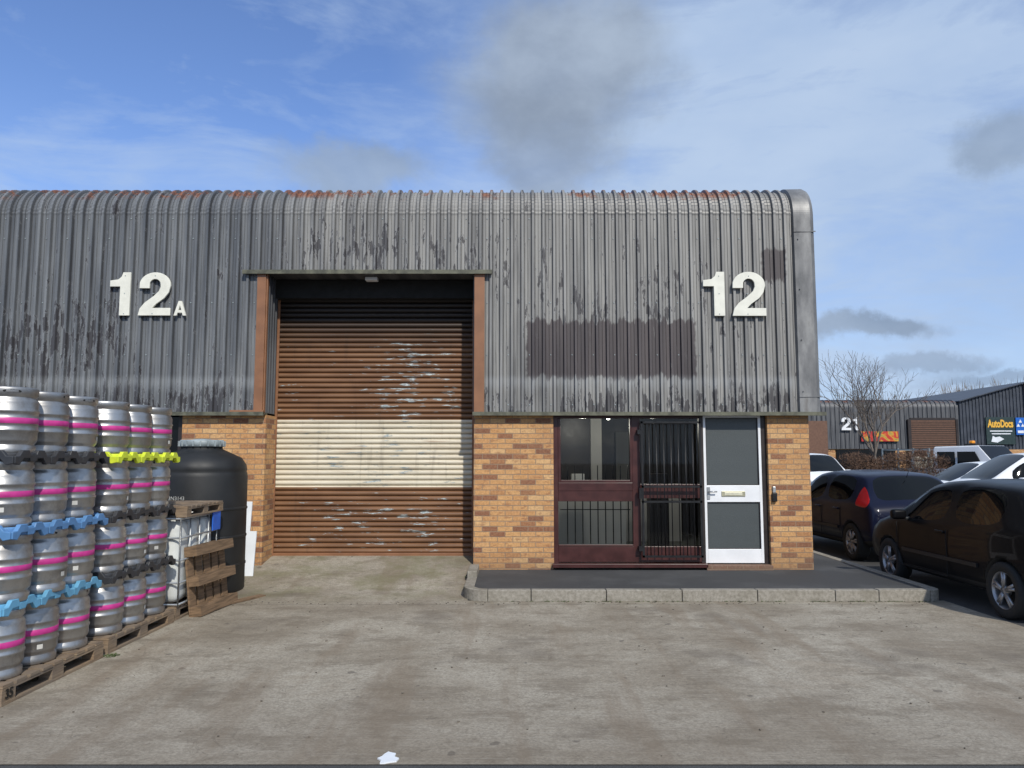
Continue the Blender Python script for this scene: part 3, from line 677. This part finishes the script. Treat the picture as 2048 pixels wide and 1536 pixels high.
FOC=dict(HATCH); FOC['W']=1.80
car('parked_car',(6.20,11.75,0),91,M_pblue,spec=FOC,lsc=1.08,tail='high',doors5=True,badge='FORUM',spokes=7)
car('parked_car',(14.0,20.0,0),182,M_pwhite,lsc=1.05,hsc=1.09,doors5=True)
car('parked_car',(12.8,16.0,0),176,M_pwhite,lsc=1.1,hsc=1.24,spec=FOC,doors5=True)
car('parked_car',(9.75,27.2,0),-90,M_pwhite,lsc=1.08,hsc=1.26,spec=FOC,doors5=True)
V=empty('crew_cab_truck',(18.1,30,0),(0,0,R(-64)),1.0)
bm_=Acc()
vs=[(-1.3,.0,1.0,1.95),(-1.25,0,1.0,2.05),(.55,0,1.0,2.08),(1.35,0,1.0,1.18),(1.95,0,.92,1.05),(2.1,0,.86,.8)]
for x,_,k,top in vs:
    w=.95*k; wt=w*.86 if top>1.3 else w*.93; zt_=min(1.12,top-.04)
    bm_.v+=[(x,-w,.4),(x,-w,zt_),(x,-wt,top),(x,wt,top),(x,w,zt_),(x,w,.4)]
for k in range(len(vs)-1):
    for i in range(6):
        j=(i+1)%6; mi=0
        if k==2 and i==2: mi=1
        bm_.face([k*6+i,k*6+j,(k+1)*6+j,(k+1)*6+i],mi)
bm_.face([0,1,2,3,4,5]); bm_.face([30,31,32,33,34,35])
bm_.make('cab',[M_pwhite,M_cglass],V,bevel=.04)
g=Acc()
for sgn in(-1,1):
    for x0,x1 in((-1.05,-.35),(-.22,.45)):
        g.prism([(x0,1.2),(x1+(.35 if x1>.4 else 0),1.2),(x1,1.85),(x0,1.85)],sgn*.93-.03,sgn*.93+.022,'y')
g.make('side_windows',M_cglass,V)
g=Acc(); g.box(-3.6,-1.35,-.95,.95,.75,.85); 
for y in(-.95,.95): g.box(-3.6,-1.35,y-.02,y+.02,.85,1.2)
for x in(-3.55,-2.8,-2.1,-1.4):
    for y in(-.93,.93): g.box(x-.025,x+.025,y-.025,y+.025,.85,2.0)
for z in(1.5,1.95):
    for y in(-.93,.93): g.box(-3.55,-1.4,y-.02,y+.02,z-.02,z+.02)
g.box(-3.57,-3.53,-.93,.93,1.93,1.97); g.make('tipper_bed',M_lid,V)
g=Acc()
for x in(-2.6,1.3):
    for y in(-.95,.75): g.lathe([(0,0),(.22,0),(.34,.01),(.35,.1),(.34,.2),(0,.2)],(x,y,.35),'y',24)
g.box(-.45,.0,-.15,.15,2.08,2.16); g.box(1.9,2.16,-.85,.85,.45,.65); g.make('wheels_and_trim',M_tyre,V)
g=Acc(); g.box(-.3,-.15,-.1,.1,2.17,2.28); g.make('beacon',simple('amber',(.8,.3,.02),.3),V,bevel=.03)

# ------------------------------------------------------------------ distant estate
D=empty('industrial_terrace_building')
sweep('cladding',prof(18,29,.06,.3),path(2.2,50,4.85,.5,12,False),M_cladfar,D)
g=Acc()
g.box(18,29,50.1,50.4,0,2.2,0); g.box(18.6,20.4,49.85,49.95,.1,4.0,1); g.box(25.8,28.7,49.85,49.95,.1,4.05,1); g.box(25.8,28.7,49.8,49.86,.1,1.7,4)
g.box(25.6,25.8,49.8,49.95,0,4.1,2); g.box(28.7,28.85,49.8,49.95,0,4.1,2); g.box(25.8,28.7,49.83,49.9,4.05,4.2,2)
g.box(21,24.8,50.0,50.09,.3,2.15,3)
g.make('walls_and_shutters',[M_brick,simple('brown_shutter',(.14,.07,.042),.5),M_dkframe,M_cglass,simple('far_cream',(.4,.37,.3),.6)],D)
g=Acc()
for k in range(19): g.box(25.8,28.7,49.83,49.85,1.75+k*.12,1.78+k*.12)
g.make('shutter_slats',M_dark,D)
e=empty('building_number_sign',(0,49.85,0))
for nm,poly,x in(('digit_2',two(.84,.62),21.3),('digit_1',one(.84,.42),22.0)):
    g=Acc(); g.prism([(x+u,3.4+w) for u,w in poly],-.05,.05,'y'); g.make(nm,M_white,e)
m,b=newmat('banner_print'); P=b.P(); n=b.noise(P,1.6,3,.5,1.0); c=b.ramp(n,[(.38,(.42,.015,.015)),(.5,(.48,.04,.015)),(.56,(.55,.30,.03)),(.66,(.10,.18,.07)),(.72,(.45,.03,.02))]); b.fin(c,.6); 
g=Acc(); g.box(22.55,24.95,49.8,49.85,2.68,3.32); g.make('banner',m)
KS=50/45.; D2=empty('garage_building',(0,0,-.178),sc=KS)
g=Acc()
x=26.2
def rt(x): return 4.90+(x-26.2)*.28
while x<30.05:
    a,c_=x,min(x+.2,30.1); k=len(g.v)
    g.v+=[(a,45,2.1),(a+.13,45,2.1),(a+.15,44.95,2.1),(c_,44.95,2.1),(a,45,rt(a)),(a+.13,45,rt(a)),(a+.15,44.95,rt(a)),(c_,44.95,rt(c_))]
    g.face([k,k+1,k+5,k+4]); g.face([k+1,k+2,k+6,k+5]); g.face([k+2,k+3,k+7,k+6]); x+=.2
    k=len(g.v); g.v+=[(c_,44.95,2.1),(c_,45,2.1),(c_,45,rt(c_)),(c_,44.95,rt(c_))]; g.face([k,k+1,k+2,k+3])
M_bgc=simple('blue_grey_cladding',(.05,.058,.075),.5,.2,.2,2)
g.make('front_cladding',M_bgc,D2,recalc=False)
g=Acc(); g.prism([(26.2,0),(30.1,0),(30.1,5.96),(26.2,4.87)],45.02,60,'y'); g.prism([(26.1,4.88),(30.2,6.03),(30.2,6.09),(26.1,4.94)],44.8,60.1,'y'); g.make('shell_and_roof',M_bgc,D2)
g=Acc(); g.box(30.0,30.22,44.75,44.99,0,6.02,0); g.make('verge_trim',M_brown,D2)
g=Acc(); g.box(26.2,30.0,44.9,44.99,0,2.1); g.make('brick_plinth',M_brick,D2)
SG=empty('garage_sign',(0,0,-.178),sc=KS); g=Acc(); g.box(27.60,29.27,44.86,44.92,2.4,3.98); g.make('sign_board',simple('sign_green',(.015,.035,.035),.5),SG)
t=text('sign_text','AutoDocs',.44,(28.44,44.85,3.58),(R(90),0,0),M_sigy,SG,ext=.01,off=.018); t.scale=(.80,1.35,1)
g=Acc()
for k,(a,c_) in enumerate(((27.8,29.1),(27.9,29.0))): g.box(a,c_,44.84,44.86,3.14-k*.16,3.20-k*.16)
g.prism([(27.85,2.55),(28.2,2.5),(28.6,2.70),(28.35,2.85),(28.1,2.8),(27.95,2.9)],44.84,44.86,'y')
g.make('sign_small_print',M_board,SG)
SG=empty('mot_sign',(0,0,-.178),sc=KS); g=Acc(); g.box(29.35,29.85,44.86,44.92,2.95,3.95,0)
for cx,cz in((29.6,3.66),(29.47,3.42),(29.73,3.42)): g.prism([(cx-.1,cz),(cx+.1,cz),(cx,cz+.19)],44.84,44.86,'y',1)
g.box(29.42,29.78,44.84,44.86,3.05,3.2,1); g.make('sign_panel',[simple('sign_blue',(.01,.12,.5),.4),M_board],SG)
g=Acc(); rng=random.Random(5)
for _ in range(14000):
    x=rng.uniform(11.8,15.35); h=1.72+.12*math.sin(x*2.3)+.08*math.sin(x*5.7); z=rng.uniform(0,1)**.7*h; y=27.5+rng.uniform(-.6,.6)
    L=rng.uniform(.06,.2); d=Vector((rng.uniform(-1,1),rng.uniform(-1,1),rng.uniform(-.2,1.2))).normalized()*L; w=Vector((rng.uniform(-1,1),rng.uniform(-1,1),rng.uniform(-1,1))).normalized()*.012
    p=Vector((x,y,z)); k=len(g.v); g.v+=[tuple(p-w),tuple(p+w),tuple(p+d)]; g.face([k,k+1,k+2])
g.make('hedge',M_hedge,recalc=False)
def tree(name,loc,h,seed,mat,maxd=6,spread=1.0):
    rng=random.Random(seed); g=Acc()
    def gr(p,d,L,r,dep):
        if dep==0: return
        nseg=3 if dep>2 else 2
        q=p
        for i in range(nseg):
            d=(d+Vector((rng.uniform(-1,1),rng.uniform(-1,1),rng.uniform(-.2,.6)))*.12).normalized()
            q2=q+d*(L/nseg); r2=r*(1-.3*(i+1)/nseg); g.cone(q,q2,max(.006,r*(1-.3*i/nseg)),max(.005,r2),5 if dep>3 else 3,0,False)
            q=q2
            if dep<maxd and dep>1 and i<nseg-1:
                a=rng.uniform(0,6.28); o=d.orthogonal().normalized(); o=Matrix.Rotation(a,3,d)@o
                gr(q,(d*.8+o*rng.uniform(.5,.9)*spread+Vector((0,0,.2))).normalized(),L*.6,r2*.45,dep-2 if dep>3 else dep-1)
        nb=4 if dep==maxd else 2
        a0=rng.uniform(0,6.28)
        for k in range(nb):
            a=a0+k*6.28/nb+rng.uniform(-.4,.4); o=Matrix.Rotation(a,3,d)@d.orthogonal().normalized()
            gr(q,(d*.9+o*rng.uniform(.35,.7)*spread+Vector((0,0,.12))).normalized(),L*rng.uniform(.68,.84),r*.60,dep-1)
    gr(Vector((0,0,0)),Vector((0,0,1)),h*.26,h*.013,maxd)
    return g.make(name,mat,None,loc,recalc=False)
tree('bare_tree',(14.65,31.0,0),6.5,12,M_bark,7,.85)
g=Acc(); rng=random.Random(9)
for k in range(26):
    cx=rng.uniform(30,75); cy=rng.uniform(86,100); H=rng.uniform(8.5,11.0); rx=rng.uniform(2.2,4)
    g.cone((cx,cy,0),(cx,cy,H*.6),.2,.1,5)
    for _ in range(900):
        a=rng.uniform(0,6.28); u=rng.uniform(-1,1); rr_=rng.random()**.5; p=Vector((cx+rx*rr_*math.cos(a)*math.sqrt(1-u*u),cy+rx*rr_*math.sin(a),H*.62+H*.38*u*rr_))
        d=Vector((p.x-cx,p.y-cy,abs(p.z-H*.3))).normalized()*rng.uniform(.5,1.3); w=Vector((rng.uniform(-1,1),0,rng.uniform(-1,1))).normalized()*.04
        k2=len(g.v); g.v+=[tuple(p-w),tuple(p+w),tuple(p+d)]; g.face([k2,k2+1,k2+2])
g.make('distant_treeline',M_dist,recalc=False)

# ------------------------------------------------------------------ sky & light
el=R(40); az=R(20)
s=Vector((math.sin(az)*math.cos(el),-math.cos(az)*math.cos(el),math.sin(el)))
w=bpy.data.worlds.new('World'); scene.world=w; w.use_nodes=True; b=NB(w.node_tree)
bg=b.N.get('Background'); sky=b.N.new('ShaderNodeTexSky'); sky.sky_type='NISHITA'; sky.sun_disc=False; sky.sun_elevation=el; sky.sun_rotation=math.atan2(s.x,s.y); sky.air_density=1.0; sky.dust_density=.6; sky.ozone_density=1.5
d=b.N.new('ShaderNodeTexCoord').outputs['Generated']; dx,dy,dz=b.sep(d)
wn=b.noise(d,4.5,8,.62,color=True); wv=b.vm('MULTIPLY',b.vm('SUBTRACT',wn,(.5,.5,.5)),(.24,.2,.18)); dd=b.vm('ADD',d,wv)
wisp=b.noise(b.vm('MULTIPLY',d,(1.6,1.6,5.0)),1.6,8,.6,.8)
wisp2=b.noise(b.vm('MULTIPLY',b.vm('ADD',d,(3.1,1.7,.4)),(2,2,7)),2.2,7,.62,.4)
blue=b.sm(b.vm('LENGTH',b.vm('MULTIPLY',b.vm('SUBTRACT',d,(-.42,.75,.48)),(1.0,.7,1.6))),.05,.62,1,0)
haze=b.add(b.mul(b.sm(wisp,.38,.66),.65),b.mul(b.sm(wisp2,.42,.68),.40))
haze=b.m('SUBTRACT',b.add(b.mul(haze,.75),b.sm(dx,-.5,.4,.14,.58)),b.mul(blue,.46),clamp=True)
haze=b.m('MAXIMUM',haze,b.mul(b.sm(dz,.0,.42,1,0),.66)); haze=b.m('MINIMUM',haze,.92)
skyc=b.mix(1.0,sky.outputs[0],(1.12,1.28,1.66),'MULTIPLY')
wl=b.noise(b.vm('MULTIPLY',d,(1.2,1.2,3.0)),2.0,5,.55)
col=b.mix(haze,skyc,b.mix(b.sm(wl,.35,.65),(3.9,5.2,7.4),(4.9,6.1,7.9)))
def cloud(c,r,k,colr,e0=1.15,e1=.45):
    global col
    L=b.vm('LENGTH',b.vm('DIVIDE',b.vm('SUBTRACT',dd,c),r)); mk=b.mul(b.sm(L,e1,e0,1,0),k); col=b.mix(mk,col,colr)
cn=b.sm(b.noise(b.vm('MULTIPLY',d,(1,1,1.6)),6,6,.55),.32,.68)
G=b.mix(cn,(2.5,3.1,4.1),(3.8,4.6,5.8)); G2=b.mix(cn,(2.5,3.3,4.6),(3.4,4.3,5.7))
cloud((.07,.885,.465),(.145,.30,.095),.92,G); cloud((.05,.915,.385),(.10,.30,.065),.7,G); cloud((-.20,.910,.345),(.10,.30,.04),.8,G2); cloud((-.04,.9,.44),(.09,.30,.06),.45,G)
cloud((.421,.895,.152),(.065,.25,.022),.95,G2); cloud((.525,.789,.325),(.06,.25,.035),.8,G2); cloud((.468,.878,.100),(.06,.25,.016),.75,G2); cloud((.52,.853,.078),(.07,.25,.012),.7,G2)
b.put(bg.inputs[0],col); bg.inputs[1].default_value=.105
L=bpy.data.lights.new('sun','SUN'); L.energy=3.6; L.angle=R(1.2); L.color=(1,.95,.86); lo=bpy.data.objects.new('sun',L); COL.objects.link(lo); lo.rotation_euler=s.to_track_quat('Z','Y').to_euler(); lo.location=(5,-5,20)
# ------------------------------------------------------------------ camera
cd=bpy.data.cameras.new('camera'); cd.lens=27.07; cd.sensor_width=36; cd.clip_end=2000; co=bpy.data.objects.new('camera',cd); COL.objects.link(co); co.location=(0,0,1.6); co.rotation_euler=(R(95.5),0,0); scene.camera=co
scene.view_settings.view_transform='Standard'; scene.view_settings.look='None'; scene.view_settings.exposure=0
